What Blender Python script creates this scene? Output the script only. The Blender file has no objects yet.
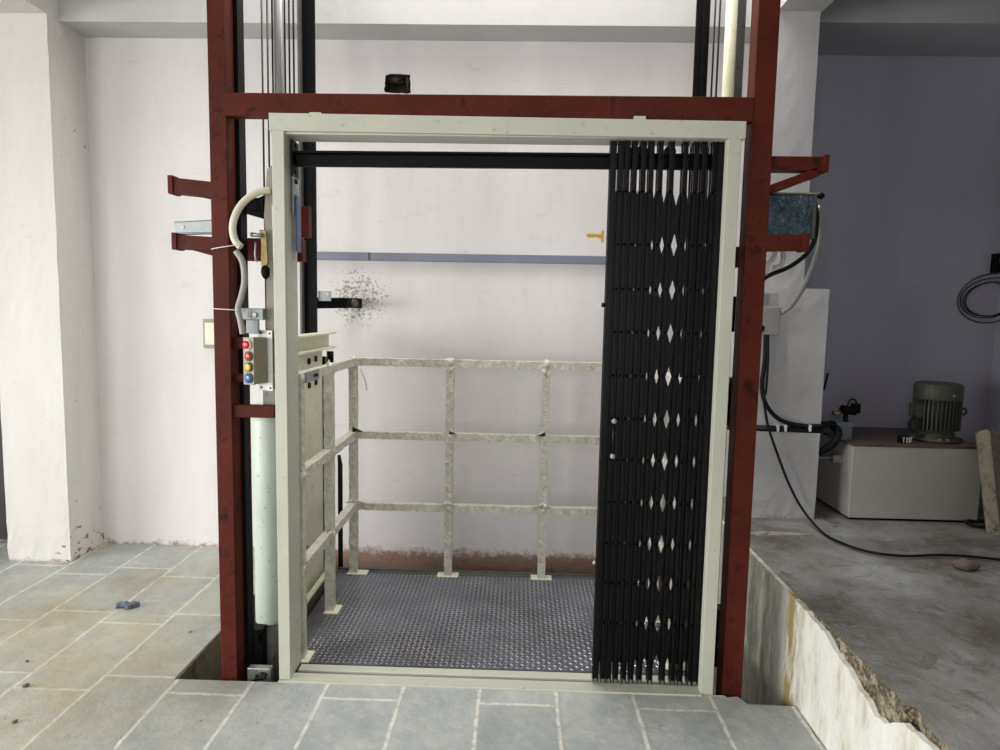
import bpy, bmesh, math, random
from mathutils import Vector, Matrix, Quaternion
random.seed(7)
S = bpy.context.scene
COL = S.collection
PI = math.pi

# ------------------------------------------------------------------ camera
F = 665.0
def nrm(v): v = Vector(v); v.normalize(); return v
_vy = nrm((18, 64, -F))
_k = (18*(370-500)+F*F)/64.0
_vz = nrm((-(370-500), _k, F))
_vx = _vy.cross(_vz)
RW = Matrix((_vx, _vy, _vz))            # camera vector -> world vector
CAMP = Vector((0, -2.355, 1.40))
def ray(px, py): return RW @ Vector((px-500, 375-py, -F))
def P(px, py, Y):
    r = ray(px, py); return CAMP + r*((Y-CAMP.y)/r.y)
def PZ(px, py, z):
    r = ray(px, py); return CAMP + r*((z-CAMP.z)/r.z)
cam = bpy.data.cameras.new('camera'); co = bpy.data.objects.new('camera', cam); COL.objects.link(co)
cam.sensor_fit = 'HORIZONTAL'; cam.sensor_width = 36; cam.lens = F*36/1000.0; cam.clip_start = 0.02
co.matrix_world = Matrix.Translation(CAMP) @ RW.to_4x4()
S.camera = co

# ------------------------------------------------------------------ materials
def C3(r, g, b):      # sRGB 0-255 -> linear
    def f(c):
        c /= 255.0
        return c/12.92 if c <= .04045 else ((c+.055)/1.055)**2.4
    return (f(r), f(g), f(b), 1)
class NT:
    def __init__(s, name):
        s.m = bpy.data.materials.new(name); s.m.use_nodes = True
        s.n = s.m.node_tree.nodes; s.l = s.m.node_tree.links
        s.b = s.n['Principled BSDF']
        g = s.n.new('ShaderNodeNewGeometry'); s.pos = g.outputs['Position']
    def noise(s, scale, detail=5, rough=.6, vec=None, dist=0):
        t = s.n.new('ShaderNodeTexNoise'); t.inputs['Scale'].default_value = scale
        t.inputs['Detail'].default_value = detail; t.inputs['Roughness'].default_value = rough
        t.inputs['Distortion'].default_value = dist
        s.l.new(vec or s.pos, t.inputs['Vector']); return t.outputs['Fac']
    def ramp(s, fac, stops):
        r = s.n.new('ShaderNodeValToRGB'); e = r.color_ramp.elements
        e[0].position, e[0].color = stops[0]; e[1].position, e[1].color = stops[-1]
        for p, c in stops[1:-1]:
            x = e.new(p); x.color = c
        s.l.new(fac, r.inputs[0]); return r.outputs[0]
    def mix(s, fac, a, b, mode='MIX'):
        x = s.n.new('ShaderNodeMix'); x.data_type = 'RGBA'; x.blend_type = mode
        for i, v in ((0, fac), (6, a), (7, b)):
            if hasattr(v, 'is_linked') or hasattr(v, 'links'): s.l.new(v, x.inputs[i])
            else: x.inputs[i].default_value = v
        return x.outputs[2]
    def math(s, op, a, b=0.0, c=0.0, clamp=False):
        x = s.n.new('ShaderNodeMath'); x.operation = op; x.use_clamp = clamp
        for i, v in enumerate((a, b, c)):
            if hasattr(v, 'links'): s.l.new(v, x.inputs[i])
            else: x.inputs[i].default_value = v
        return x.outputs[0]
    def sep(s, v=None):
        x = s.n.new('ShaderNodeSeparateXYZ'); s.l.new(v or s.pos, x.inputs[0]); return x.outputs
    def comb(s, x, y, z=0.0):
        c = s.n.new('ShaderNodeCombineXYZ')
        for i, v in enumerate((x, y, z)):
            if hasattr(v, 'links'): s.l.new(v, c.inputs[i])
            else: c.inputs[i].default_value = v
        return c.outputs[0]
    def mapr(s, v, a, b, c=0, d=1):
        x = s.n.new('ShaderNodeMapRange'); s.l.new(v, x.inputs[0])
        for i, q in enumerate((a, b, c, d)): x.inputs[i+1].default_value = q
        return x.outputs[0]
    def bump(s, h, dist=.01, strength=1):
        x = s.n.new('ShaderNodeBump'); x.inputs['Distance'].default_value = dist
        x.inputs['Strength'].default_value = strength
        s.l.new(h, x.inputs['Height']); s.l.new(x.outputs[0], s.b.inputs['Normal'])
    def color(s, v):
        if hasattr(v, 'links'): s.l.new(v, s.b.inputs['Base Color'])
        else: s.b.inputs['Base Color'].default_value = v
    def spec(s, v): s.b.inputs['Specular IOR Level'].default_value = v
    def rough(s, v):
        if hasattr(v, 'links'): s.l.new(v, s.b.inputs['Roughness'])
        else: s.b.inputs['Roughness'].default_value = v
    def metal(s, v): s.b.inputs['Metallic'].default_value = v
def scl(c, k): return (min(c[0]*k, 1), min(c[1]*k, 1), min(c[2]*k, 1), 1)

def paint(name, c, rough=.45, metal=0.0, var=.25, scale=9, dirt=None, dirt_amt=.0, dscale=22, bump=.0, bscale=60, spec=.5):
    t = NT(name); t.spec(spec)
    base = t.ramp(t.noise(scale), [(.3, scl(c, 1-var)), (.7, scl(c, 1+var*.6))])
    if dirt:
        f = t.mapr(t.noise(dscale, 8, .7), .62-.2*dirt_amt, .74-.2*dirt_amt)
        base = t.mix(f, base, dirt)
    t.color(base); t.rough(rough); t.metal(metal)
    if bump: t.bump(t.noise(bscale, 6), bump)
    return t.m

M = {}
M['red'] = paint('red_oxide_paint', C3(82, 31, 21), .55, 0, .3, 7, C3(42, 17, 14), .4, 14, .0006, 40, .15)
M['cream'] = paint('cream_enamel', C3(188, 188, 173), .42, 0, .06, 5, C3(140, 132, 105), .1, 30, .0008, 30)
M['black'] = paint('black_enamel', C3(4, 4, 5), .5, 0, .3, 20, spec=.15)
M['gloss_black'] = paint('gate_black', C3(4, 4, 6), .38, 0, .3, 40, C3(22, 21, 21), .1, 60, spec=.25)
M['black_rubber'] = paint('black_rubber', C3(14, 14, 15), .6, spec=.3)
M['greasy'] = paint('greasy_steel', C3(30, 29, 27), .35, .6, .4, 30)
M['galv'] = paint('galvanised_steel', C3(150, 156, 156), .42, .55, .15, 25)
M['steel'] = paint('bare_steel', C3(165, 165, 160), .35, .75, .2, 40, C3(90, 80, 65), .3, 50)
M['darksteel'] = paint('dull_grey_steel', C3(95, 93, 90), .5, .3, .2, 20, C3(70, 60, 50), .3)
M['rod'] = paint('chromed_rod', C3(150, 150, 148), .3, .5, .1, 4, C3(80, 80, 76), .1, 6)
M['cyl'] = paint('pale_green_enamel', C3(196, 207, 194), .4, 0, .06, 5, C3(120, 128, 118), .15, 40)
M['creampipe'] = paint('cream_pipe', C3(226, 222, 192), .4, 0, .06, 5, C3(150, 140, 110), .15, 60)
M['panelcream'] = paint('ivory_plate', C3(222, 220, 196), .45, 0, .06, 4, C3(160, 152, 128), .1, 20)
M['taupe'] = paint('taupe_steel', C3(150, 143, 130), .5, .1, .1, 12, C3(100, 95, 86), .2, 20)
M['boxtaupe'] = paint('box_taupe', C3(138, 132, 114), .5, 0, .1, 14)
M['white'] = paint('white_plastic', C3(215, 215, 210), .45, 0, .05, 10)
M['hose_cream'] = paint('cream_conduit', C3(214, 208, 188), .5, 0, .06, 20)
M['hose_grey'] = paint('grey_conduit', C3(150, 148, 140), .5, 0, .1, 20)
M['redb'] = paint('red_button', C3(200, 35, 40), .3, 0, .05)
M['yellowb'] = paint('yellow_button', C3(235, 178, 25), .3, 0, .05)
M['blueb'] = paint('blue_button', C3(45, 100, 175), .3, 0, .05)
M['brass'] = paint('brass', C3(190, 145, 45), .35, .8, .2, 40)
M['brassold'] = paint('tarnished_brass', C3(140, 126, 84), .4, .6, .25, 50)
M['trunk'] = paint('blue_grey_trunking', C3(120, 124, 138), .5, 0, .06)
M['bluebox'] = paint('blue_anodised', C3(70, 84, 120), .4, .3, .1)
M['valve'] = paint('blue_grey_valve', C3(120, 134, 144), .4, .4, .1)
M['motor'] = paint('olive_motor_paint', C3(64, 67, 54), .55, 0, .15, 12, C3(36, 36, 30), .3)
M['tank'] = paint('grey_tank_paint', C3(176, 173, 166), .5, 0, .06, 4)
M['tanktop'] = paint('brown_tank_top', C3(92, 74, 64), .5, 0, .15, 9, C3(60, 48, 42), .4)
M['stone'] = paint('brown_stone', C3(110, 96, 84), .9, 0, .3, 30, None, 0, 0, .01, 60)
M['bluefilm'] = paint('crumpled_blue_grey_film', C3(92, 100, 112), .45, 0, .4, 40)
M['paper'] = paint('grey_scrap', C3(150, 146, 138), .8, 0, .3, 30)
M['leftdark'] = paint('dark_door_paint', C3(44, 42, 40), .5)

# glossy wrapped control panel
t = NT('film_wrapped_steel'); t.color(t.ramp(t.noise(14), [(.3, C3(46, 60, 70)), (.7, C3(104, 124, 136))])); t.rough(.12); t.metal(.3)
t.bump(t.noise(26, 4, .6, dist=.8), .02); M['wrapped'] = t.m

# tape wrapped rails
t = NT('wrapped_masking_film')
w = t.n.new('ShaderNodeTexWave'); w.bands_direction = 'DIAGONAL'; w.inputs['Scale'].default_value = 16
w.inputs['Distortion'].default_value = 9; w.inputs['Detail'].default_value = 4; w.inputs['Detail Scale'].default_value = 2.0
t.l.new(t.pos, w.inputs['Vector'])
h = t.mix(.5, w.outputs['Color'], t.noise(70, 5))
t.color(t.ramp(t.noise(35, 6), [(.3, C3(178, 173, 156)), (.62, C3(206, 202, 188)), (.75, C3(232, 230, 222))]))
t.rough(.36); t.bump(w.outputs['Fac'], .002, .6); M['tape'] = t.m

# wall paint
def wall_mat(name, c, spot=C3(90, 80, 70), amt=0.0, low=None, low_z=0.0, bump=.0025, streak=.05):
    t = NT(name)
    x, y, z = t.sep()
    v = t.comb(t.math('MULTIPLY', x, 3.0), t.math('MULTIPLY', y, 3.0), t.math('MULTIPLY', z, .8))
    base = t.ramp(t.noise(1.6, 6, .65, v), [(.3, scl(c, 1-streak)), (.7, scl(c, 1+streak))])
    base = t.mix(t.mapr(t.noise(55, 3, .5), .74-amt, .79-amt, 0, .55), base, spot)
    sc = t.noise(9, 9, .75, t.comb(t.math('MULTIPLY', x, .6), y, t.math('MULTIPLY', z, 2.4)))
    base = t.mix(t.mapr(sc, .60, .74, 0, .22), base, spot)
    if low:
        edge = t.math('ADD', z, t.math('MULTIPLY', t.math('SUBTRACT', t.noise(22, 6, .7), .5), .16))
        base = t.mix(t.mapr(edge, low_z+.055, low_z+.015), base, low)
    t.color(base); t.rough(.75); t.bump(t.noise(14, 8, .6), bump, .8)
    return t
def add_chips(mat):
    nt = mat.node_tree; n = nt.nodes; l = nt.links; b = n['Principled BSDF']; src = b.inputs['Base Color'].links[0].from_socket
    g = n.new('ShaderNodeNewGeometry'); sp = n.new('ShaderNodeSeparateXYZ'); l.new(g.outputs['Position'], sp.inputs[0])
    z = n.new('ShaderNodeMapRange'); z.inputs[1].default_value = .32; z.inputs[2].default_value = .05; z.inputs[4].default_value = .14; l.new(sp.outputs[2], z.inputs[0])
    x = n.new('ShaderNodeMapRange'); x.inputs[1].default_value = -2.55; x.inputs[2].default_value = -2.42; x.inputs[3].default_value = -.1; x.inputs[4].default_value = .03; l.new(sp.outputs[0], x.inputs[0])
    ns = n.new('ShaderNodeTexNoise'); ns.inputs['Scale'].default_value = 26; ns.inputs['Detail'].default_value = 4; l.new(g.outputs['Position'], ns.inputs['Vector'])
    a = n.new('ShaderNodeMath'); l.new(z.outputs[0], a.inputs[0]); l.new(ns.outputs['Fac'], a.inputs[1])
    a2 = n.new('ShaderNodeMath'); l.new(a.outputs[0], a2.inputs[0]); l.new(x.outputs[0], a2.inputs[1])
    m2 = n.new('ShaderNodeMapRange'); m2.inputs[1].default_value = .75; m2.inputs[2].default_value = .77; m2.inputs[4].default_value = .85; l.new(a2.outputs[0], m2.inputs[0])
    mx = n.new('ShaderNodeMix'); mx.data_type = 'RGBA'; l.new(m2.outputs[0], mx.inputs[0]); l.new(src, mx.inputs[6]); mx.inputs[7].default_value = C3(112, 62, 46)
    l.new(mx.outputs[2], b.inputs['Base Color'])
M['wall'] = wall_mat('limewashed_wall', C3(220, 215, 214), low=C3(150, 120, 104), low_z=-.03).m
M['pillar'] = wall_mat('white_pillar_plaster', C3(214, 211, 206), low=C3(160, 140, 120), low_z=-.035, bump=.004).m
add_chips(M['pillar'])
M['colr'] = wall_mat('pale_column_plaster', C3(186, 184, 183), low=C3(150, 135, 120), low_z=.34).m
M['lav'] = wall_mat('lavender_wall', C3(168, 167, 180), amt=0, streak=.03).m
M['beamw'] = wall_mat('beam_plaster', C3(192, 190, 188), streak=.04).m
M['beamr'] = wall_mat('grey_beam_plaster', C3(165, 165, 165), streak=.05).m
# dust splash behind the wall bracket (dirt on the wall) -> added to the main wall
def add_splash(mat, cx, cz, r):
    nt = mat.node_tree; n = nt.nodes; l = nt.links; b = n['Principled BSDF']
    src = b.inputs['Base Color'].links[0].from_socket
    g = n.new('ShaderNodeNewGeometry')
    d = n.new('ShaderNodeVectorMath'); d.operation = 'DISTANCE'; d.inputs[1].default_value = (cx, 1.365, cz)
    l.new(g.outputs['Position'], d.inputs[0])
    mr = n.new('ShaderNodeMapRange'); mr.inputs[1].default_value = r; mr.inputs[2].default_value = r*.3
    mr.inputs[3].default_value = 0; mr.inputs[4].default_value = .42
    l.new(d.outputs['Value'], mr.inputs[0])
    ns = n.new('ShaderNodeTexNoise'); ns.inputs['Scale'].default_value = 65; ns.inputs['Detail'].default_value = 4
    l.new(g.outputs['Position'], ns.inputs['Vector'])
    ad = n.new('ShaderNodeMath'); ad.operation = 'ADD'; l.new(mr.outputs[0], ad.inputs[0]); l.new(ns.outputs['Fac'], ad.inputs[1])
    m2 = n.new('ShaderNodeMapRange'); m2.inputs[1].default_value = .84; m2.inputs[2].default_value = 1.06; m2.inputs[4].default_value = .8
    l.new(ad.outputs[0], m2.inputs[0])
    mx = n.new('ShaderNodeMix'); mx.data_type = 'RGBA'; l.new(m2.outputs[0], mx.inputs[0]); l.new(src, mx.inputs[6])
    mx.inputs[7].default_value = C3(96, 84, 64); l.new(mx.outputs[2], b.inputs['Base Color'])
add_splash(M['wall'], -.90, 1.45, .30)

# tiled stone floor
t = NT('stone_tile_floor')
x, y, z = t.sep()
wob = t.math('MULTIPLY', t.math('SUBTRACT', t.noise(16, 5, .7), .5), .022)
wob2 = t.math('MULTIPLY', t.math('SUBTRACT', t.noise(13, 5, .7), .47), .02)
u = t.math('ADD', t.math('ADD', y, wob), 8.16+.10)
v = t.math('ADD', t.math('ADD', x, wob2), .96+.283*40)
br = t.n.new('ShaderNodeTexBrick'); br.offset = .804; br.offset_frequency = 2
t.l.new(t.comb(u, v), br.inputs['Vector'])
br.inputs['Scale'].default_value = 1; br.inputs['Brick Width'].default_value = .51; br.inputs['Row Height'].default_value = .283
br.inputs['Mortar Size'].default_value = .011; br.inputs['Mortar Smooth'].default_value = .8; br.inputs['Bias'].default_value = 0
br.inputs['Color1'].default_value = C3(160, 165, 163); br.inputs['Color2'].default_value = C3(174, 178, 175)
br.inputs['Mortar'].default_value = C3(150, 153, 148)
mott = t.ramp(t.noise(5, 9, .68), [(.32, (.74, .77, .78, 1)), (.5, (.96, .96, .95, 1)), (.68, (1.2, 1.19, 1.14, 1))])
c = t.mix(1.0, br.outputs['Color'], mott, 'MULTIPLY')
gf = t.math('MULTIPLY', br.outputs['Fac'], t.mapr(t.noise(26, 6, .75), .34, .54, .25, 1.0))
c = t.mix(gf, c, C3(220, 217, 206))
c = t.mix(t.mapr(t.noise(7, 10, .8), .50, .66, 0, .45), c, C3(212, 212, 204))
c = t.mix(t.mapr(t.noise(38, 3, .5), .72, .75, 0, .8), c, C3(70, 60, 50))
# sandy dust over the left part of the floor
dustx = t.mapr(x, -.75, -1.6); dusty = t.mapr(t.math('ABSOLUTE', t.math('SUBTRACT', y, .0)), 1.1, .2)
dn = t.mapr(t.noise(2.2, 7, .7), .36, .62)
dm = t.math('MULTIPLY', t.math('MULTIPLY', dustx, dusty), dn)
c = t.mix(t.math('MULTIPLY', dm, .75), c, C3(176, 160, 128))
dn2 = t.math('MULTIPLY', t.mapr(t.noise(1.7, 6, .6), .48, .62), t.mapr(x, -1.0, -1.8))
c = t.mix(t.math('MULTIPLY', dn2, .45), c, C3(150, 128, 90))
t.color(c); t.rough(.62)
hh = t.math('ADD', t.math('MULTIPLY', br.outputs['Fac'], .25), t.noise(24, 7, .65))
t.bump(hh, .006, .7); M['floor'] = t.m

# raised concrete floor
t = NT('raised_concrete_screed')
x, y, z = t.sep()
c = t.ramp(t.noise(2.3, 8, .65), [(.34, C3(92, 84, 74)), (.5, C3(130, 127, 121)), (.66, C3(158, 158, 154))])
c = t.mix(t.mapr(t.noise(6, 9, .75, dist=.6), .52, .62, 0, .65), c, C3(86, 72, 58))
c = t.mix(t.mapr(t.noise(24, 7, .7), .60, .68, 0, .5), c, C3(188, 183, 170))
t.color(c); t.rough(.7)
t.bump(t.math('ADD', t.noise(5, 9, .7), t.math('MULTIPLY', t.noise(40, 5), .3)), .02, .8); M['screed'] = t.m
# plaster face
t = NT('white_plastered_face')
x, y, z = t.sep()
vv = t.comb(t.math('MULTIPLY', x, 1.0), t.math('MULTIPLY', y, 3.2), t.math('MULTIPLY', z, .9))
c = t.ramp(t.noise(3.6, 8, .7, vv), [(.3, C3(190, 180, 156)), (.46, C3(226, 223, 212)), (.7, C3(242, 241, 237))])
c = t.mix(t.mapr(t.noise(9, 8, .7, vv), .62, .72, 0, .5), c, C3(130, 118, 84))
c = t.mix(t.math('MULTIPLY', t.mapr(t.math('ABSOLUTE', t.math('SUBTRACT', y, .02)), .10, .03), t.mapr(t.noise(5, 6, .7, vv), .35, .55)), c, C3(150, 134, 84))
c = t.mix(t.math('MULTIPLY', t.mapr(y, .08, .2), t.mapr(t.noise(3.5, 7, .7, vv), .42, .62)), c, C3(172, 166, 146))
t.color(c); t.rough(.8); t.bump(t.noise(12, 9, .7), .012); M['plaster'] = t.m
t = NT('exposed_aggregate')
vo = t.n.new('ShaderNodeTexVoronoi'); vo.inputs['Scale'].default_value = 90; t.l.new(t.pos, vo.inputs['Vector'])
c = t.ramp(vo.outputs['Distance'], [(.1, C3(150, 136, 112)), (.6, C3(88, 76, 60))])
t.color(t.mix(t.mapr(t.noise(25, 5), .5, .62, 0, .6), c, C3(190, 178, 150))); t.rough(.9)
t.bump(vo.outputs['Distance'], .012, 1); M['agg'] = t.m
M['slabedge'] = paint('stained_cream_stone', C3(172, 164, 142), .85, 0, .2, 14, C3(110, 98, 74), .5, 18, .006, 40)
M['pit'] = paint('dirty_pit_concrete', C3(128, 116, 102), .8, 0, .25, 6, C3(84, 74, 64), .4, 10, .01, 20)
M['pitback'] = paint('brown_bare_plaster', C3(150, 124, 108), .85, 0, .12, 7, C3(100, 74, 62), .2, 16, .006, 30)
# deck
t = NT('checker_plate')
c = t.ramp(t.noise(4, 6, .6), [(.3, C3(84, 87, 92)), (.7, C3(112, 115, 121))])
c = t.mix(t.mapr(t.noise(2.3, 5), .45, .62, 0, .65), c, C3(72, 67, 62))
t.color(c); t.rough(t.mapr(t.noise(6), .3, .7, .32, .5)); t.metal(.5); t.bump(t.noise(80), .001); M['deck'] = t.m
t = NT('worn_tread_studs'); t.color(t.ramp(t.noise(6, 6), [(.3, C3(120, 122, 130)), (.7, C3(190, 192, 198))])); t.rough(.34); t.metal(.6); M['stud'] = t.m
M['ceil'] = paint('ceiling_plaster', C3(200, 196, 190), .8, 0, .05, 3)
M['frontwall'] = paint('front_wall_plaster', C3(190, 184, 176), .8, 0, .05, 3)
M['hole'] = paint('broken_brick', C3(70, 58, 46), .9, 0, .4, 40, None, 0, 0, .01, 60)

# ------------------------------------------------------------------ mesh helpers
class MB:
    def __init__(s): s.bm = bmesh.new()
    def quad_hull(s, v8, mi=0):
        vs = [s.bm.verts.new(v) for v in v8]
        for f in ((0,3,2,1),(4,5,6,7),(0,1,5,4),(1,2,6,5),(2,3,7,6),(3,0,4,7)):
            fc = s.bm.faces.new([vs[i] for i in f]); fc.material_index = mi
        return s
    def box(s, x0, x1, y0, y1, z0, z1, mi=0):
        if x0 > x1: x0, x1 = x1, x0
        if y0 > y1: y0, y1 = y1, y0
        if z0 > z1: z0, z1 = z1, z0
        return s.quad_hull([(x0,y0,z0),(x1,y0,z0),(x1,y1,z0),(x0,y1,z0),(x0,y0,z1),(x1,y0,z1),(x1,y1,z1),(x0,y1,z1)], mi)
    def bar(s, a, b, w, h, up=(0,0,1), seg=1, jit=0.0):
        a, b = Vector(a), Vector(b); d = (b-a); L = d.length; d.normalize()
        sd = d.cross(Vector(up)); 
        if sd.length < 1e-4: sd = d.cross(Vector((0,1,0)))
        sd.normalize(); u = sd.cross(d)
        rings = []
        for i in range(seg+1):
            c = a + d*(L*i/seg)
            ring = []
            for sx, sy in ((-1,-1),(1,-1),(1,1),(-1,1)):
                j = Vector((random.uniform(-jit,jit), random.uniform(-jit,jit), random.uniform(-jit,jit))) if jit else Vector()
                ring.append(s.bm.verts.new(c + sd*sx*w/2 + u*sy*h/2 + j))
            rings.append(ring)
        for r0, r1 in zip(rings, rings[1:]):
            for k in range(4): s.bm.faces.new((r0[k], r0[(k+1)%4], r1[(k+1)%4], r1[k]))
        s.bm.faces.new(rings[0][::-1]); s.bm.faces.new(rings[-1]); return s
    def tube(s, pts, r, seg=12, caps=True):
        pts = [Vector(p) for p in pts]; rr = r if isinstance(r, (list, tuple)) else [r]*len(pts)
        tang = []
        for i in range(len(pts)):
            a = pts[max(i-1,0)]; b = pts[min(i+1,len(pts)-1)]; tang.append((b-a).normalized())
        n = tang[0].orthogonal().normalized(); rings = []
        for i, p in enumerate(pts):
            if i: 
                q = tang[i-1].rotation_difference(tang[i]); n = (q @ n)
            n = (n - tang[i]*n.dot(tang[i])).normalized(); b = tang[i].cross(n)
            rings.append([s.bm.verts.new(p + (n*math.cos(2*PI*k/seg)+b*math.sin(2*PI*k/seg))*rr[i]) for k in range(seg)])
        for r0, r1 in zip(rings, rings[1:]):
            for k in range(seg):
                f = s.bm.faces.new((r0[k], r0[(k+1)%seg], r1[(k+1)%seg], r1[k])); f.smooth = True
        if caps: s.bm.faces.new(rings[0][::-1]); s.bm.faces.new(rings[-1])
        return s
    def cyl(s, a, b, r, seg=20): return s.tube([a, b], r, seg)
    def prism(s, poly, fn0, fn1, mi=0):
        v0 = [s.bm.verts.new(fn0(p)) for p in poly]; v1 = [s.bm.verts.new(fn1(p)) for p in poly]
        n = len(poly)
        f = s.bm.faces.new(v0); f.material_index = mi; f = s.bm.faces.new(v1[::-1]); f.material_index = mi
        for i in range(n):
            f = s.bm.faces.new((v0[i], v1[i], v1[(i+1)%n], v0[(i+1)%n])); f.material_index = mi
        return s
    def prism_xz(s, poly, y0, y1, mi=0): return s.prism(poly, lambda p: (p[0], y0, p[1]), lambda p: (p[0], y1, p[1]), mi)
    def prism_xy(s, poly, z0, z1, mi=0): return s.prism(poly, lambda p: (p[0], p[1], z0), lambda p: (p[0], p[1], z1), mi)
    def prism_yz(s, poly, x0, x1, mi=0): return s.prism(poly, lambda p: (x0, p[0], p[1]), lambda p: (x1, p[0], p[1]), mi)
    def lathe(s, prof, c=(0,0,0), seg=24):
        c = Vector(c); rings = [[s.bm.verts.new(c+Vector((r*math.cos(2*PI*k/seg), r*math.sin(2*PI*k/seg), z))) for k in range(seg)] for r, z in prof]
        for r0, r1 in zip(rings, rings[1:]):
            for k in range(seg):
                f = s.bm.faces.new((r0[k], r0[(k+1)%seg], r1[(k+1)%seg], r1[k])); f.smooth = True
        s.bm.faces.new(rings[0][::-1]); s.bm.faces.new(rings[-1]); return s
    def blob(s, c, rx, ry, rz, jit=.2, sub=2):
        r = bmesh.ops.create_icosphere(s.bm, subdivisions=sub, radius=1)
        for v in r['verts']:
            k = 1+random.uniform(-jit, jit); v.co = Vector(c)+Vector((v.co.x*rx*k, v.co.y*ry*k, v.co.z*rz*k))
        return s
    def xform(s, mat): bmesh.ops.transform(s.bm, matrix=mat, verts=s.bm.verts); return s
    def build(s, name, mat, parent=None, bevel=0.0, local=False, smooth=False):
        """mesh coordinates are world (or local to the parent when local=True)"""
        bmesh.ops.recalc_face_normals(s.bm, faces=s.bm.faces)
        if parent is None:
            xs = [v.co for v in s.bm.verts]
            o0 = Vector(((min(v.x for v in xs)+max(v.x for v in xs))/2, (min(v.y for v in xs)+max(v.y for v in xs))/2, min(v.z for v in xs)))
        elif local: o0 = Vector()
        else:
            o0 = wloc(parent)
        if o0.length: bmesh.ops.translate(s.bm, verts=s.bm.verts, vec=-o0)
        me = bpy.data.meshes.new(name); s.bm.to_mesh(me); s.bm.free()
        for m in (mat if isinstance(mat, (list, tuple)) else [mat]): me.materials.append(m)
        if smooth:
            for p in me.polygons: p.use_smooth = True
        o = bpy.data.objects.new(name, me); COL.objects.link(o)
        if parent is None: o.location = o0
        else: o.parent = parent
        if bevel:
            b = o.modifiers.new('bevel', 'BEVEL'); b.width = bevel; b.segments = 2; b.limit_method = 'ANGLE'; b.angle_limit = .6
        return o
def wloc(o):
    v = Vector(o.location)
    while o.parent: o = o.parent; v += Vector(o.location)
    return v
def tag(o, label, cat, group=None, kind=None):
    o['label'] = label; o['category'] = cat
    if group: o['group'] = group
    if kind: o['kind'] = kind
    return o
def thing(name, label, cat, loc, group=None, rz=0):
    o = bpy.data.objects.new(name, None); COL.objects.link(o); o.location = loc; o.empty_display_size = .05
    o.rotation_euler.z = rz
    return tag(o, label, cat, group)
def struct(name, mb, mat, bevel=0, label=None):
    o = mb.build(name, mat, None, bevel); o['kind'] = 'structure'
    if label: o['label'] = label
    return o
def spline(pts, n=8):
    pts = [Vector(p) for p in pts]; out = []
    q = [pts[0]*2-pts[1]] + pts + [pts[-1]*2-pts[-2]]
    for i in range(1, len(q)-2):
        p0, p1, p2, p3 = q[i-1:i+3]
        for k in range(n):
            t = k/n
            out.append(.5*((2*p1)+(p2-p0)*t+(2*p0-5*p1+4*p2-p3)*t*t+(3*p1-p0-3*p2+p3)*t**3))
    out.append(pts[-1]); return out

# ------------------------------------------------------------------ setting
WY = 1.365          # back wall
PX0 = -1.262        # left pit edge
LX = 1.035          # ledge plane
SZ = .375           # raised floor
CZ = 3.45
BZ = 2.838
WR = 1.52        # back wall of the side room
RXW = 2.72

# floor with the pit cut out (one continuous tiled floor)
m = MB()
outer = [(-6, -6.5), (LX, -6.5)]
edge = [(LX, -6.5+i*0) for i in range(0)]
y = -3.0
while y < -.06:
    edge.append((LX-.004+random.uniform(-.012, .003), y)); y += random.uniform(.03, .07)
poly = outer + edge + [(LX-.002, -.055), (.86, -.05), (.84, -.005), (.80, -.012), (.79, 0.0), (PX0, -.012), (PX0+.006, .5), (PX0, WY+.3), (-6, WY+.3)]
m.prism_xy(poly, -.09, 0)
struct('floor', m, M['floor'])
# pit
m = MB(); m.box(PX0-.2, PX0+.009, .0, WY+.0, -.6, -.004); m.box(PX0, LX, -.2, -.02, -.6, -.09)
struct('wall_pit', m, M['pit'], label='dark concrete sides of the lift pit')
m = MB(); m.box(PX0-.2, 1.3, -.2, WY+.1, -.7, -.6); struct('floor_pit', m, M['pit'])
m = MB(); m.box(PX0-.2, LX+.02, WY, WY+.2, -.6, -.03); struct('trim_2', m, M['pitback'], label='brown bare plaster strip at the foot of the back wall')

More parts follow.
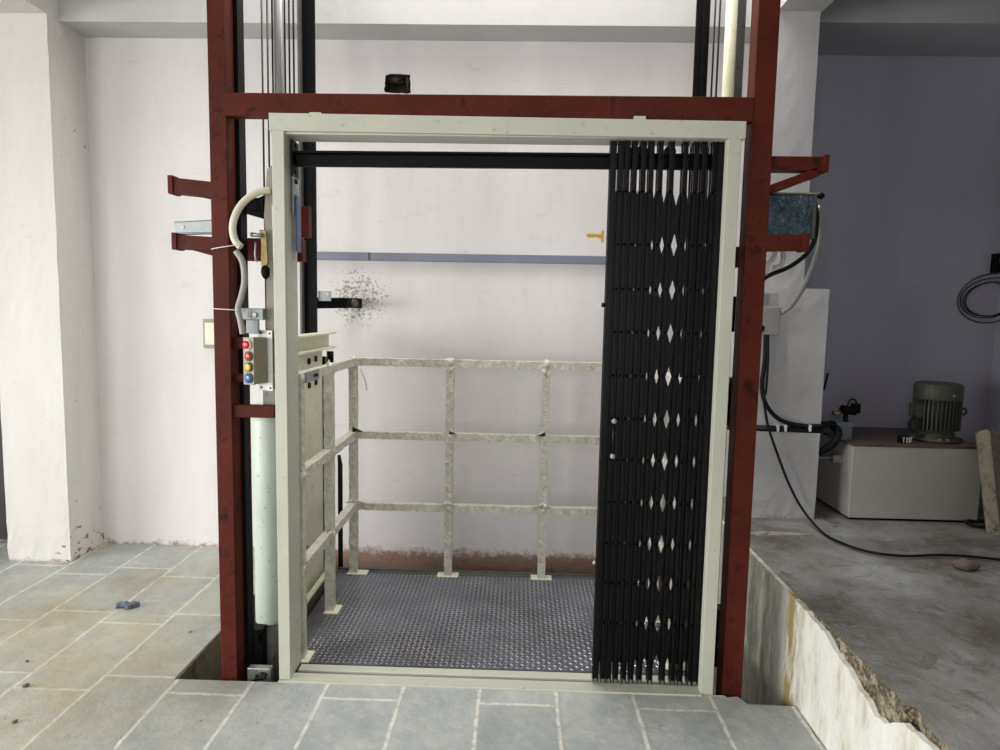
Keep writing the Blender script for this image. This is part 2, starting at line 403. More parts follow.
# back wall with the knocked hole
def wall_with_hole():
    a = P(384, 73, WY); b = P(411, 94, WY)
    hx0, hx1, hz0, hz1 = a.x, b.x, b.z, a.z
    cx, cz = (hx0+hx1)/2, (hz0+hz1)/2
    n = 26; hole = []
    for i in range(n):
        an = 2*PI*i/n; ca, sa = math.cos(an), math.sin(an)
        k = 1/max(abs(ca), abs(sa)); k = k*.86+.14
        k *= random.uniform(.9, 1.04)
        hole.append((cx+ca*k*(hx1-hx0)/2, cz+sa*k*(hz1-hz0)/2))
    m = MB(); bm = m.bm
    X0, X1, Z0, Z1 = -6, 1.3, -.03, CZ
    # ring of quads from the hole to a square around it, then boxes
    sq = []
    R = .3
    for i in range(n):
        an = 2*PI*i/n; ca, sa = math.cos(an), math.sin(an); k = R/max(abs(ca), abs(sa)); sq.append((cx+ca*k, cz+sa*k))
    for c_, s_ in ((1,1),(-1,1),(-1,-1),(1,-1)):   # snap nearest to corners
        j = min(range(n), key=lambda i: (sq[i][0]-(cx+c_*R))**2+(sq[i][1]-(cz+s_*R))**2); sq[j] = (cx+c_*R, cz+s_*R)
    vh = [bm.verts.new((p[0], WY, p[1])) for p in hole]; vb = [bm.verts.new((p[0]*.98+cx*.02, WY+.11, p[1])) for p in hole]
    vs = [bm.verts.new((p[0], WY, p[1])) for p in sq]
    for i in range(n):
        j = (i+1) % n
        bm.faces.new((vh[i], vh[j], vs[j], vs[i]))
        f = bm.faces.new((vh[i], vb[i], vb[j], vh[j])); f.material_index = 1
    f = bm.faces.new(vb); f.material_index = 1
    def q(x0, x1, z0, z1):
        bm.faces.new([bm.verts.new(v) for v in ((x0, WY, z0), (x1, WY, z0), (x1, WY, z1), (x0, WY, z1))])
    q(X0, cx-R, Z0, Z1); q(cx+R, X1, Z0, Z1); q(cx-R, cx+R, Z0, cz-R); q(cx-R, cx+R, cz+R, Z1)
    # wall body behind
    q2 = [bm.verts.new(v) for v in ((X0, WY+.2, Z0), (X1, WY+.2, Z0), (X1, WY+.2, Z1), (X0, WY+.2, Z1))]; bm.faces.new(q2)
    q3 = [bm.verts.new(v) for v in ((X0, WY, Z0), (X0, WY+.2, Z0), (X0, WY+.2, Z1), (X0, WY, Z1))]; bm.faces.new(q3)
    q4 = [bm.verts.new(v) for v in ((X0, WY, Z1), (X0, WY+.2, Z1), (X1, WY+.2, Z1), (X1, WY, Z1))]; bm.faces.new(q4)
    # a broken brick corner left in the hole
    o = m
    me_faces = None
    bmesh.ops.remove_doubles(bm, verts=bm.verts, dist=1e-5)
    return m, cx, cz
m, hcx, hcz = wall_with_hole()
# keep normals facing the room
bm = m.bm
o0 = Vector((0, 0, 0))
me = bpy.data.meshes.new('wall_back')
for f in bm.faces:
    f.normal_update()
bm.to_mesh(me); bm.free(); me.materials.append(M['wall']); me.materials.append(M['hole'])
wb = bpy.data.objects.new('wall_back', me); COL.objects.link(wb); wb['kind'] = 'structure'
m = MB(); m.blob((hcx-.02, WY+.06, hcz+.035), .05, .04, .022, .25); m.blob((hcx+.05, WY+.05, hcz+.02), .012, .03, .035, .25)
tag(m.build('brick_fragment', M['hole']), 'broken brick left inside the dark hole knocked in the back wall', 'brick')

# left pillar + beam, back beam, column, right room
m = MB()
def pillar_mesh(x0, x1, y0, y1, z0, z1, nx=10, nz=40, jit=.0012):
    m = MB(); bm = m.bm
    g = []
    per = [(x0+(x1-x0)*i/nx, y0) for i in range(nx+1)] + [(x1, y0+(y1-y0)*i/6) for i in range(1, 7)] + [(x1-(x1-x0)*i/nx, y1) for i in range(1, nx+1)] + [(x0, y1-(y1-y0)*i/6) for i in range(1, 6)]
    for k in range(nz+1):
        z = z0+(z1-z0)*k/nz
        jj = jit*(2.6 if k < 3 else 1)
        g.append([bm.verts.new((p[0]+random.uniform(-jj, jj), p[1]+random.uniform(-jj, jj), z)) for p in per])
    n = len(per)
    for k in range(nz):
        for i in range(n):
            bm.faces.new((g[k][i], g[k][(i+1)%n], g[k+1][(i+1)%n], g[k+1][i]))
    bm.faces.new(g[0][::-1]); bm.faces.new(g[-1])
    return m
struct('wall_pillar_left', pillar_mesh(-2.735, -2.392, 1.07, WY, 0, BZ), M['pillar'], label='white plastered pillar at the left')
m = MB(); m.box(-2.735, -2.392, -1.6, WY, BZ, CZ); struct('trim_3', m, M['pillar'], label='concrete beam running from the left pillar towards the viewer')
m = MB(); m.box(-2.392, 1.2, 1.16, WY, BZ, CZ); struct('trim_1', m, M['beamw'], label='plastered beam along the top of the back wall')
m = pillar_mesh(1.2, 1.528, .98, WR, SZ, 1.537, 8, 24, .001); struct('wall_column_right', m, M['colr'], label='lower thicker part of the right column')
m = pillar_mesh(1.2, 1.402, .985, WR, 1.537, BZ, 6, 24, .0007)
# upper part leans out slightly to the beam as in the photo
struct('wall_column_upper', m, M['colr'], label='upper narrower part of the right column')
m = MB(); m.box(1.2, 1.41, -1.6, WY, BZ, CZ); struct('trim_4', m, M['beamw'], label='beam over the right column running towards the viewer')
m = MB(); m.box(1.41, 5, 1.10, WR, BZ, CZ); struct('trim_5', m, M['beamr'], label='grey beam over the lavender wall')
m = MB(); m.box(1.3, RXW, WR, WR+.2, SZ-.1, CZ); struct('wall_back_right', m, M['lav'], label='lavender wall of the side room')
m = MB(); m.box(RXW, 2.9, -1.0, WR+.2, SZ-.1, CZ); struct('wall_right', m, M['lav'])
m = MB(); m.box(1.06, 2.9, -1.32, -1.12, -.1, CZ); struct('light_blocker_front', m, M['frontwall'])  # added unseen blocker, keeps door light off the side room and raised slab
m = MB(); m.box(-6, 5, -6.6, -.1, CZ, CZ+.15); m.box(-6, -1.35, -.1, WY+.2, CZ, CZ+.15); m.box(1.15, 5, -.1, WY+.2, CZ, CZ+.15); struct('ceiling', m, M['ceil'])
m = MB(); m.box(-1.5, -1.35, -.25, WY+.2, CZ+.15, 5.2); m.box(1.15, 1.3, -.25, WY+.2, CZ+.15, 5.2); m.box(-1.35, 1.15, -.25, -.1, CZ+.15, 5.2); m.box(-1.35, 1.15, WY, WY+.2, CZ, 5.2)
struct('wall_shaft', m, M['ceil'])
# front wall with a wide door opening, left wall with a window opening
m = MB(); m.box(-6, -2.4, -6.6, -6.4, 0, CZ); m.box(1.2, 5, -6.6, -6.4, 0, CZ); m.box(-2.4, 1.2, -6.6, -6.4, 3.0, CZ)
struct('wall_front', m, M['frontwall'])
m = MB(); m.box(-6, -5.8, -6.4, -4.4, 0, CZ); m.box(-6, -5.8, -.6, WY, 0, CZ); m.box(-6, -5.8, -4.4, -.6, 0, .5); m.box(-6, -5.8, -4.4, -.6, 2.7, CZ)
struct('wall_left', m, M['frontwall'])
m = MB(); m.box(1.06, 1.25, -6.4, -1.32, 0, CZ); struct('light_blocker_side', m, M['frontwall'])  # added unseen blocker, continues the front one and narrows the door light
# dark door leaf at the far left edge
m = MB(); m.box(-3.05, -2.86, WY-.04, WY-.002, .02, 1.02)
tag(m.build('dark_panel', M['leftdark']), 'dark panel on the wall beyond the left pillar, at the left edge', 'panel')

# raised floor slab with broken edge
m = MB()
def PX(px, py, X):
    r = ray(px, py); return CAMP + r*(X/r.x)
jag = [(755,557),(790,590),(812,616),(826,632),(836,646),(845,655),(857,660),(868,668),(876,680),(880,690),(893,697),(905,705),(914,708),(920,715),(914,722),(910,727),(918,734),(925,740),(940,754)]
ctrl = [PZ(x, y, SZ) for x, y in jag]
ctrl = [(max(p.x, LX+.017), p.y) for p in ctrl][::-1]
edge = [(LX+.04, -1.9), (LX+.03, -1.1)]
for (ax, ay), (bx, by) in zip(ctrl, ctrl[1:]):
    n_ = max(1, int(abs(by-ay)/.018)) if by < .1 else 1
    for k in range(n_):
        q = k/n_; edge.append((ax+(bx-ax)*q+random.uniform(-.002, .006), ay+(by-ay)*q))
edge.append((LX+.016, .6))
poly = [(2.9, WR), (2.9, -1.9)] + edge + [(LX+.014, WR)]
m.prism_xy(poly, -.6, SZ)
o = struct('floor_raised', m, [M['screed'], M['agg']], label='raised grey concrete floor of the side room')
for f in o.data.polygons:
    if f.normal.x < -.3: f.material_index = 1
# plaster face in front of the slab
m = MB()
pl_ = [PX(x, y, LX) for x, y in [(755,558),(790,592),(812,618),(824,632),(829,641),(834,650),(847,668),(858,688),(868,702),(874,716),(884,722),(903,724),(916,734),(934,752)]]
pl_ = [(p.y, min(p.z, SZ-.001)) for p in pl_][::-1]
top = [(-1.9, SZ-.04)]
for (ay, az), (by, bz) in zip(pl_, pl_[1:]):
    n_ = max(1, int(abs(by-ay)/.02)) if by < .1 else 1
    for k in range(n_):
        q = k/n_; top.append((ay+(by-ay)*q, min(SZ-.001, az+(bz-az)*q+(random.uniform(-.005, .004) if by < .1 else 0))))
top.append((WY, SZ-.002))
m.prism_yz([(-1.9, -.6)] + [(WY, -.6)] + top[::-1], LX, LX+.018)
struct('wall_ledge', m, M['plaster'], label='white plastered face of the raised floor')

# ------------------------------------------------------------------ red frame
t0 = thing('lift_support_frame', 'red oxide painted steel frame standing in the pit around the cream gate frame', 'frame', (-.1, .02, -.6))
ZB = -.6; ZT = 3.45
for side in (-1, 1):
    m = MB()
    if side < 0:
        m.box(-1.096, -1.036, .02, .032, ZB, ZT)        # front flange
        m.box(-1.048, -1.036, .032, .085, ZB, ZT)        # inner web
        m.box(-1.096, -1.036, .085, .095, ZB, ZT)
    else:
        m.box(.790, .863, .02, .032, ZB, ZT)
        m.box(.790, .802, .032, .085, ZB, ZT)
        m.box(.790, .863, .085, .095, ZB, ZT)
    m.build('post', M['red'], t0, .002)
m = MB(); m.prism_xz([(-1.036, 2.138), (.790, 2.142), (.790, 2.060), (-1.036, 2.060)], .016, .062); m.build('header_beam', M['red'], t0, .003)
# brackets (arms with gussets)
def bracket(x0, x1, zt0, zt1, h, gz, y0=.03, y1=.08, diag=False):
    """x0 at post, x1 at the free end"""
    m = MB()
    m.prism_xz([(x0, zt0), (x1, zt1), (x1, zt1-h), (x0, zt0-h)], y0, y1)
    e = .006 if x1 > x0 else -.006
    m.prism_xz([(x1-e*2, zt1+.006), (x1+e, zt1+.006), (x1+e, zt1-h-.004), (x1-e*2, zt1-h-.004)], y0-.006, y1+.006)
    b = m.build('bracket', M['red'], t0, .0015)
    if gz:
        g = MB()
        if diag:
            g.bar((x1*.85+x0*.15, (y0+y1)/2, zt1-h-.004), (x0, (y0+y1)/2, gz), .05, .03, up=(0, 0, 1))
        else:
            g.prism_xz([(x0, zt0-h), (x1*.7+x0*.3, zt1-h), (x0, gz)], y0+.02, y0+.03)
        g.build('gusset', M['red'], b)
bracket(-1.096, -1.246, 1.836, 1.850, .054, 1.775)
bracket(-1.096, -1.238, 1.643, 1.650, .05, 1.575)
bracket(.863, 1.055, 1.950, 1.950, .048, 1.835, diag=True)
bracket(.863, 1.000, 1.678, 1.682, .052, None, y0=.02, y1=.07)
# inner tie bars and small brackets at the left post
m = MB(); m.box(-1.038, -.885, .032, .07, .992, 1.037); m.build('tie_bar', M['red'], t0, .002)
m = MB(); m.box(-1.036, -.985, .05, .075, 1.242, 1.285); m.build('tie_bar', M['red'], t0, .002)
m = MB(); m.box(-1.036, -.985, .05, .075, 1.12, 1.15); m.build('tie_bar', M['red'], t0, .002)
m = MB(); a = P(240, 237, .22); b = P(304, 264, .22); m.box(-1.13, b.x, .20, .25, a.z-.09, a.z-.005); m.build('tie_bar', M['red'], t0, .002)
m = MB(); a = P(296, 206, .3); m.box(a.x-.02, a.x+.05, .3, .34, a.z-.12, a.z); m.build('tie_bar', M['red'], t0, .002)
m = MB(); a = P(733, 253, .22); m.box(.70, .86, .275, .30, a.z-.05, a.z+.03); m.build('tie_bar', M['red'], t0, .002)

# galvanised channel lying on the left lower bracket
t1 = thing('galvanised_channel', 'short galvanised steel channel resting on the lower left red bracket', 'channel', (-1.19, .05, 1.66))
m = MB()
a = [(-1.236, 1.694), (-1.096, 1.703), (-1.096, 1.659), (-1.234, 1.654)]
m.prism_xz(a, .035, .04); m.prism_xz([(-1.236, 1.696), (-1.096, 1.705), (-1.096, 1.701), (-1.236, 1.692)], .035, .075)
m.prism_xz([(-1.234, 1.656), (-1.096, 1.661), (-1.096, 1.657), (-1.234, 1.652)], .035, .075)
m.build('channel_body', M['galv'], t1)
m = MB(); m.cyl((-1.206, .032, 1.676), (-1.206, .036, 1.676), .0055, 12); m.build('bolt', M['white'], t1)

# black guide rails behind the red posts
t2 = thing('black_channel_post', 'black steel channel post directly behind the left red post', 'post', (-1.03, .14, -.6))
m = MB(); m.box(-1.070, -1.022, .098, .108, ZB, ZT); m.box(-1.032, -1.022, .108, .155, ZB, ZT); m.build('channel_web', M['black'], t2)
m = MB(); m.box(.815, .825, .115, .17, ZB, ZT); m.box(.815, .875, .10, .112, ZB, ZT)
tag(m.build('black_channel_post', M['black']), 'black steel channel post directly behind the right red post', 'post')

# ------------------------------------------------------------------ gate frame
g0 = thing('gate_frame', 'cream painted steel door frame of the lift gate with flat sill', 'door frame', (-.06, .0, 0))
m = MB(); m.box(-.868, -.825, 0, .012, .006, 2.008); m.box(-.837, -.825, .012, .120, .006, 2.008); m.box(-.868, -.825, .120, .130, .006, 2.008); m.build('jamb', M['cream'], g0, .002)
m = MB(); m.box(.705, .750, 0, .012, .0, 2.008); m.box(.705, .717, .012, .125, .0, 2.008); m.box(.705, .750, .125, .135, .02, 2.008); m.build('jamb', M['cream'], g0, .002)
m = MB(); m.prism_xz([(-.876, 2.066), (.762, 2.056), (.762, 1.998), (-.876, 2.006)], -.004, .010); m.box(-.876, .762, .01, .115, 1.998, 2.01); m.box(-.876, .762, .01, .115, 2.044, 2.056); m.build('lintel', M['cream'], g0, .002)
m = MB(); m.box(-.868, .708, -.012, .050, -.022, .006); m.box(-.86, .708, -.008, .0, -.035, -.02); m.box(-.818, .705, .068, .110, -.03, .008); m.box(-.818, .705, .05, .068, -.05, -.03); m.build('sill', M['cream'], g0, .002)
for px in (315, 640):                                         # welding tabs on top
    a = P(px, 116, 0); m = MB(); m.box(a.x-.02, a.x+.02, .0, .014, 2.056, 2.070); m.build('weld_tab', M['cream'], g0)
tr = MB(); tr.prism_xz([(-.812, 1.955), (.700, 1.962), (.700, 1.912), (-.812, 1.905)], .085, .1)
tr.prism_xz([(-.812, 1.955), (.700, 1.962), (.700, 1.954), (-.812, 1.947)], .06, .1)
track = tr.build('top_track', M['black'], g0, .001)
m = MB(); m.box(-.818, -.812, .05, .115, 1.865, 1.99); br = m.build('track_bracket', M['black'], g0)
m = MB(); m.box(-.817, -.813, .058, .120, 1.73, 1.99); m.build('side_strip', M['galv'], g0)
for z in (1.975, 1.885, 1.85):
    m = MB(); m.cyl((-.813, .085, z), (-.808, .085, z), .009, 12); m.build('bolt', M['black'], br)
m = MB(); m.box(-.812, -.806, .07, .12, 1.60, 1.80); m.build('limit_switch', M['bluebox'], g0, .002)

# ------------------------------------------------------------------ collapsible gate
GY = .055
cg = thing('collapsible_gate', 'black folding lattice gate pushed open to the right jamb of the cream frame', 'gate', (.5, GY, .01))
tops = [613.8, 620.4, 626.8, 634.2, 643, 650.8, 659.8, 671, 684.5, 695.3, 703.2, 713.5, 720]
xs = [P(px, 160, GY).x for px in tops]
xs[0] = .322; xs[-1] = .694
ztop = P(640, 141, GY).z; zbot = .012
def channel(m, x, y, w, d, z0, z1, sgn, tk=.0022):
    m.box(x-w/2, x+w/2, y-tk/2, y+tk/2, z0, z1)                    # web
    m.box(x-w/2, x-w/2+tk, y, y+sgn*d, z0, z1); m.box(x+w/2-tk, x+w/2, y, y+sgn*d, z0, z1)
for i, x in enumerate(xs):
    m = MB(); w = .0175 if 0 < i < len(xs)-1 else .022
    jz = random.uniform(-.004, .004)
    channel(m, x, GY-.008, w, .010, zbot, ztop+jz, -1); channel(m, x, GY+.010, w, .010, zbot, ztop+jz, 1)
    p = m.build('picket', M['gloss_black'], cg)
    m = MB(); m.tube([(x, GY-.012, .017), (x, GY+.012, .017)], .0075, 12); m.build('bottom_roller', M['steel'], p)
zc = [P(650, py, GY).z for py in (222, 268, 311, 354, 398, 439.5, 480.5, 524, 563, 603, 643)]
for i in range(len(xs)-1):
    m = MB(); a, b = xs[i], xs[i+1]
    for k, z in enumerate(zc):
        up = zc[k-1] if k else z+ (zc[0]-zc[1]); dn = zc[k+1] if k+1 < len(zc) else z-(zc[-2]-zc[-1])
        h1 = (up+z)/2; h0 = (z+dn)/2
        if k == 0: h1 = P(640, 192, GY).z
        for (p, q, yy) in (((a, h0), (b, h1), GY-.002), ((b, h0), (a, h1), GY+.002)):
            m.bar((p[0], yy, p[1]), (q[0], yy, q[1]), .0030, (.0240 if b-a > .031 else max(.020, .010+.58*(b-a))), up=(1, 0, 0))
            for e in (p, q): m.cyl((e[0], yy-.0015, e[1]), (e[0], yy+.0015, e[1]), .010, 14)
        for e in (a, b): m.cyl((e, GY-.0125, h1), (e, GY+.0125, h1), .0045, 10)
        m.cyl(((a+b)/2, GY-.006, z), ((a+b)/2, GY+.006, z), .005, 10)
    m.build('lattice_link', M['gloss_black'], cg)
for i in (2, 4, 7):                                                # top runner wheels
    x = xs[i]; z = P(650, 150, GY).z
    m = MB(); m.cyl((x, GY+.018, z), (x, GY+.034, z), .021, 20); m.cyl((x, GY-.012, z), (x, GY+.018, z), .006, 10); m.build('runner_wheel', M['gloss_black'], cg)
m = MB(); a = P(614, 421, GY-.03); b = P(612.5, 456, GY-.03)
m.tube([a+Vector((0, .014, 0)), a, b, b+Vector((0, .014, 0))], .0055, 12); hd = m.build('pull_handle', M['gloss_black'], cg)
for q in (a, b):
    m = MB(); m.blob(q+Vector((0, -.002, 0)), .0095, .008, .0105, .05); m.build('handle_knob', M['hose_grey'], hd, smooth=True)
m = MB(); c = P(605, 236, GY); d = P(586, 235, GY)
m.box(c.x-.012, c.x-.006, GY-.012, GY+.012, c.z-.022, c.z+.018)
m.prism_xz([(c.x-.01, c.z+.004), (d.x+.01, c.z+.007), (d.x, c.z+.002), (d.x+.008, c.z-.006), (c.x-.03, c.z-.004), (c.x-.01, c.z-.01)], GY-.005, GY+.005)
m.build('brass_latch', M['brass'], cg, .001)
for py in (305, 563):
    c = P(603, py, GY); m = MB(); m.cyl((.311, GY, c.z), (.299, GY, c.z), .008, 10); m.build('stop_bolt', M['steel'] if py > 400 else M['gloss_black'], cg)

# ------------------------------------------------------------------ lift platform with railings
DX0, DX1, DY0, DY1 = -.895, .70, .128, 1.052
lp = thing('lift_platform', 'goods lift platform with checker plate deck and wrapped railings behind the gate', 'lift platform', (-.1, .6, -.12))
m = MB(); m.box(DX0, DX1, DY0, DY1, -.012, 0)
pitch = .0215
ny = int((DY1-DY0-.01)/pitch); nx = int((DX1-DX0-.08)/pitch)
for j in range(ny):
    for i in range(nx):
        cx = DX0+.05+i*pitch+pitch/2; cy = DY0+.006+j*pitch+pitch/2
        an = (PI/4 if (i+j) % 2 else -PI/4)*1.0
        L, W = .0098, .0029
        ca, sa = math.cos(an), math.sin(an)
        base = [(-L, 0), (-L*.4, -W), (L*.4, -W), (L, 0), (L*.4, W), (-L*.4, W)]
        top_ = [(-L*.55, 0), (0, -W*.4), (L*.55, 0), (0, W*.4)]
        vb = [m.bm.verts.new((cx+p[0]*ca-p[1]*sa, cy+p[0]*sa+p[1]*ca, 0.0001)) for p in base]
        vt = [m.bm.verts.new((cx+p[0]*ca*.7-p[1]*sa*.7, cy+p[0]*sa*.7+p[1]*ca*.7, .0022)) for p in base]
        for k in range(6):
            f = m.bm.faces.new((vb[k], vb[(k+1)%6], vt[(k+1)%6], vt[k])); f.material_index = 1
        f = m.bm.faces.new(vt); f.material_index = 1
m.build('deck_plate', [M['deck'], M['stud']], lp)
m = MB(); m.box(DX0, DX1, DY0, DY0+.04, -.1, -.012); m.box(DX0, DX1, DY1-.04, DY1, -.1, -.012); m.box(DX0, DX0+.04, DY0, DY1, -.1, -.012)
m.build('under_frame', M['darksteel'], lp)
t_ = NT('green_grey_angle'); t_.color(t_.ramp(t_.noise(9), [(.3, C3(70, 74, 70)), (.7, C3(100, 104, 98))])); t_.rough(.6); M['grn'] = t_.m
m = MB(); m.box(-.93, DX1, DY1+.02, DY1+.028, -.1, .012); m.box(-.93, DX1, DY1-.0, DY1+.02, -.1, .002); m.build('rear_toe_board', M['grn'], lp)
m = MB(); m.box(-.925, -.895, DY0+.02, DY1, -.02, -.002); m.build('side_edge_bar', M['darksteel'], lp)
RX = -.842; RYB = 1.06-.02
posts = [(RX, .172), (RX, .595), (RX, RYB), (P(449, 500, 1.05).x, RYB), (P(543, 500, 1.05).x, RYB), (.645, RYB), (.645, .19), (.645, .595)]
RR = .021
for (x, y) in posts:
    z0 = 0.004
    m = MB(); m.bar((x, y, z0), (x, y, 1.115), .040, .040, up=(0, 1, 0), seg=40, jit=.0012)
    p = m.build('railing_post', M['tape'], lp)
    m = MB()
    if x < -.5 and y < 1: m.box(x-.02, x+.045, y-.045, y+.045, .0005, .006)
    else: m.box(x-.055, x+.055, y-.03, y+.03, .0005, .006) if x > -.8 else m.box(x-.03, x+.075, y-.03, y+.03, .0005, .006)
    p2 = m.build('foot_plate', M['panelcream'], p, .001)
for z in (1.126, .745, .367):
    for (a, b) in (((RX, .145, z), (RX, RYB, z)), ((RX, RYB, z), (.665, RYB, z)), ((.645, .15, z), (.645, RYB, z))):
        m = MB(); m.bar(a, b, .038, .038, seg=int((Vector(b)-Vector(a)).length/.02), jit=.0014)
        m.build('railing_rail', M['tape'], lp)
# tape wads where bars cross
for (x, y) in posts[:5]:
    for z in (1.126, .745, .367):
        m = MB(); m.blob((x, y, z), .027, .025, .03, .14)
        for k in range(2 if z < 1 else 1):
            sx = random.choice((-1, 1)); L = random.uniform(.03, .06)
            if y < 1:
                m.prism_yz([(y, z+.018), (y+sx*L, z+.018), (y, z+.018+L*.6)], x-.002, x+.003)
            else:
                m.prism_xz([(x, z+.018), (x+sx*L, z+.018), (x, z+.018+L*.6)] if z < 1 else [(x, z-.018), (x+sx*L*.6, z-.018), (x, z-.018-L)], y-.024, y-.019)
        m.build('tape_wad', M['tape'], lp, smooth=True)
# strip of tape hanging from the corner
m = MB(); m.tube(spline([(-.80, RYB-.02, 1.09), (-.775, RYB-.025, 1.03), (-.765, RYB-.03, .98)], 5), .004, 6); m.build('loose_tape', M['tape'], lp)
m = MB(); m.box(RX+.0205, RX+.024, .20, .37, 1.104, 1.147); plate = m.build('rail_end_plate', M['galv'], lp)
for y in (.30, .33):
    m = MB(); m.cyl((RX+.024, y, 1.125), (RX+.029, y, 1.125), .007, 8); m.build('bolt', M['black'], plate)

# ------------------------------------------------------------------ left sling: side plate and channel beam
sl = thing('lift_carriage', 'ivory steel side plate carriage with a horizontal channel beam left of the platform', 'carriage', (-.99, .7, -.1))
SX = -.985
m = MB(); m.box(SX-.012, SX, .44, .965, -.05, 1.19); m.box(SX-.05, SX, .965, .978, -.05, 1.19); m.build('side_plate', M['panelcream'], sl, .001)
for (y, z) in ((.755, 1.145), (.86, 1.15), (.755, 1.03), (.86, 1.035)):
    m = MB(); m.cyl((SX, y, z), (SX+.008, y, z), .015, 10); m.build('bolt', M['black'], sl)
m = MB(); m.cyl((SX, .70, .26), (SX+.006, .70, .26), .012, 4); m.build('brass_label', M['brassold'], sl)
m = MB(); m.box(SX-.04, SX+.02, .44, 1.175, 1.262, 1.272); m.box(SX-.04, SX+.02, .44, 1.175, 1.186, 1.196); m.box(SX-.03, SX-.02, .44, 1.165, 1.196, 1.262)
m.build('channel_beam', M['panelcream'], sl, .001)
m = MB(); m.cyl((SX+.0, 1.12, 1.17), (SX+.0, 1.12, 1.11), .018, 12); m.box(SX-.01, SX+.01, .985, 1.02, -.05, 1.15); m.build('guide_shoe', M['black'], sl)
m = MB(); m.box(-.955, -.93, .44, .98, .055, .065); m.box(-.955, -.945, .44, .98, -.05, .055); m.build('bottom_channel', M['panelcream'], sl)
m = MB(); m.box(-.944, -.938, .44, .98, -.06, .054); m.build('bottom_cover', M['darksteel'], sl)
# black curved bumper at the rear of the carriage
m = MB(); a = P(339, 455, 1.12); b = P(340, 590, 1.12)
m.tube([a, (a.x+.006, 1.12, a.z-.05), (a.x+.006, 1.12, b.z+.05), (b.x, 1.12, b.z-.1)], [.008, .013, .013, .012], 10)
tag(m.build('black_hose_pipe', M['black_rubber']), 'vertical black rubber pipe behind the left railing post, against the back wall', 'pipe')

# ------------------------------------------------------------------ guide rails
gr = thing('guide_rail', 'tall black guide rail at the left of the shaft with a black wall bracket', 'guide rail', (-1.045, 1.0, -.5))
m = MB(); m.box(-1.080, -1.018, 1.0, 1.012, -.6, ZT); m.box(-1.056, -1.044, 1.012, 1.07, -.6, ZT); m.build('rail', M['black'], gr)
m = MB(); m.box(-1.090, -1.080, .96, 1.02, -.6, ZT); m.build('rail_edge', M['darksteel'], gr)
a = P(300, 303, 1.05); b = P(349, 303, 1.2)
m = MB(); m.bar((-1.06, 1.06, a.z+.0), (-.925, 1.18, b.z), .045, .055); m.bar((-.93, 1.17, b.z), (-.895, WY, b.z), .05, .055); wbk = m.build('wall_bracket', M['black'], gr, .004)
m = MB(); m.cyl((-.905, 1.24, b.z), (-.875, 1.225, b.z), .02, 14); m.build('bolt', M['darksteel'], wbk)
a = P(330, 297, 1.02); m = MB(); m.box(a.x-.06, a.x+.005, 1.02, 1.026, a.z-.02, a.z+.03); cl = m.build('rail_clip', M['galv'], gr)
m = MB(); m.cyl((a.x-.012, 1.015, a.z+.014), (a.x-.012, 1.02, a.z+.014), .006, 10); m.build('bolt', M['white'], cl)
gr2 = thing('guide_rail', 'tall black guide rail at the right of the shaft, left of the cream pipe', 'guide rail', (.86, 1.0, -.5))
m = MB(); m.box(.823, .888, 1.0, 1.012, -.6, ZT); m.box(.848, .866, .985, 1.0, -.6, ZT); m.box(.848, .860, 1.012, 1.07, -.6, ZT); m.build('rail', M['black'], gr2)
for z in (.35, 1.43):
    m = MB(); m.box(.86, .92, 1.05, WY, z-.03, z+.03); m.build('wall_bracket', M['black'], gr2)

# ropes
def rope(px, py, Y, z0, label, side):
    x = P(px, py, Y).x; m = MB(); m.cyl((x, Y, z0), (x, Y, ZT), .0042, 8)
    tag(m.build('wire_rope', M['greasy']), label, 'rope', side)
G1 = 'wire ropes at the left of the shaft'; G2 = 'wire ropes at the right of the shaft'
rope(262.0, 40, .60, -.6, 'leftmost thin black wire rope of the left set', G1)
rope(267.5, 40, .62, -.6, 'second black wire rope from the left in the left set', G1)
rope(272.4, 40, .64, 1.5, 'black wire rope close along the left side of the grey piston rod', G1)
rope(284.8, 40, .64, 1.5, 'black wire rope close along the right side of the grey piston rod', G1)
rope(289.2, 40, .62, 1.28, 'black wire rope just right of the one beside the grey rod', G1)
rope(293.6, 40, .60, 1.28, 'rightmost black wire rope of the left set, nearest the black guide rail', G1)
rope(713.8, 40, .60, 1.0, 'left one of the two black wire ropes beside the right guide rail', G2)
rope(718.6, 40, .60, 1.0, 'right one of the two wire ropes, next to the cream pipe', G2)

# hydraulic ram left
hr = thing('hydraulic_ram', 'fat pale green hydraulic cylinder left of the gate frame with a grey rod above', 'hydraulic ram', (-1.02, .33, -.5))
m = MB(); m.lathe([(.060, .07), (.062, .075), (.062, .93), (.059, .94), (.065, .945), (.065, .99), (.05, 1.0)], (-1.026, .345, 0), 32); m.build('cylinder', M['cyl'], hr)
m = MB(); m.cyl((-1.022, .345, -.6), (-1.022, .345, .07), .058, 24); bs = m.build('cylinder_foot', M['darksteel'], hr)
m = MB(); m.box(-1.078, -1.022, .235, .285, -.25, .078); m.cyl((-1.045, .235, .045), (-1.045, .222, .045), .015, 10); m.build('port_block', M['black'], bs)
xr = P(278.7, 40, .66).x
m = MB(); m.cyl((xr, .66, 1.2), (xr, .66, ZT), .0205, 20); m.build('piston_rod', M['rod'], hr)
m = MB(); m.bar((-1.022, .345, 1.0), (xr, .66, 1.2), .03, .03); m.build('rod_link', M['darksteel'], hr)
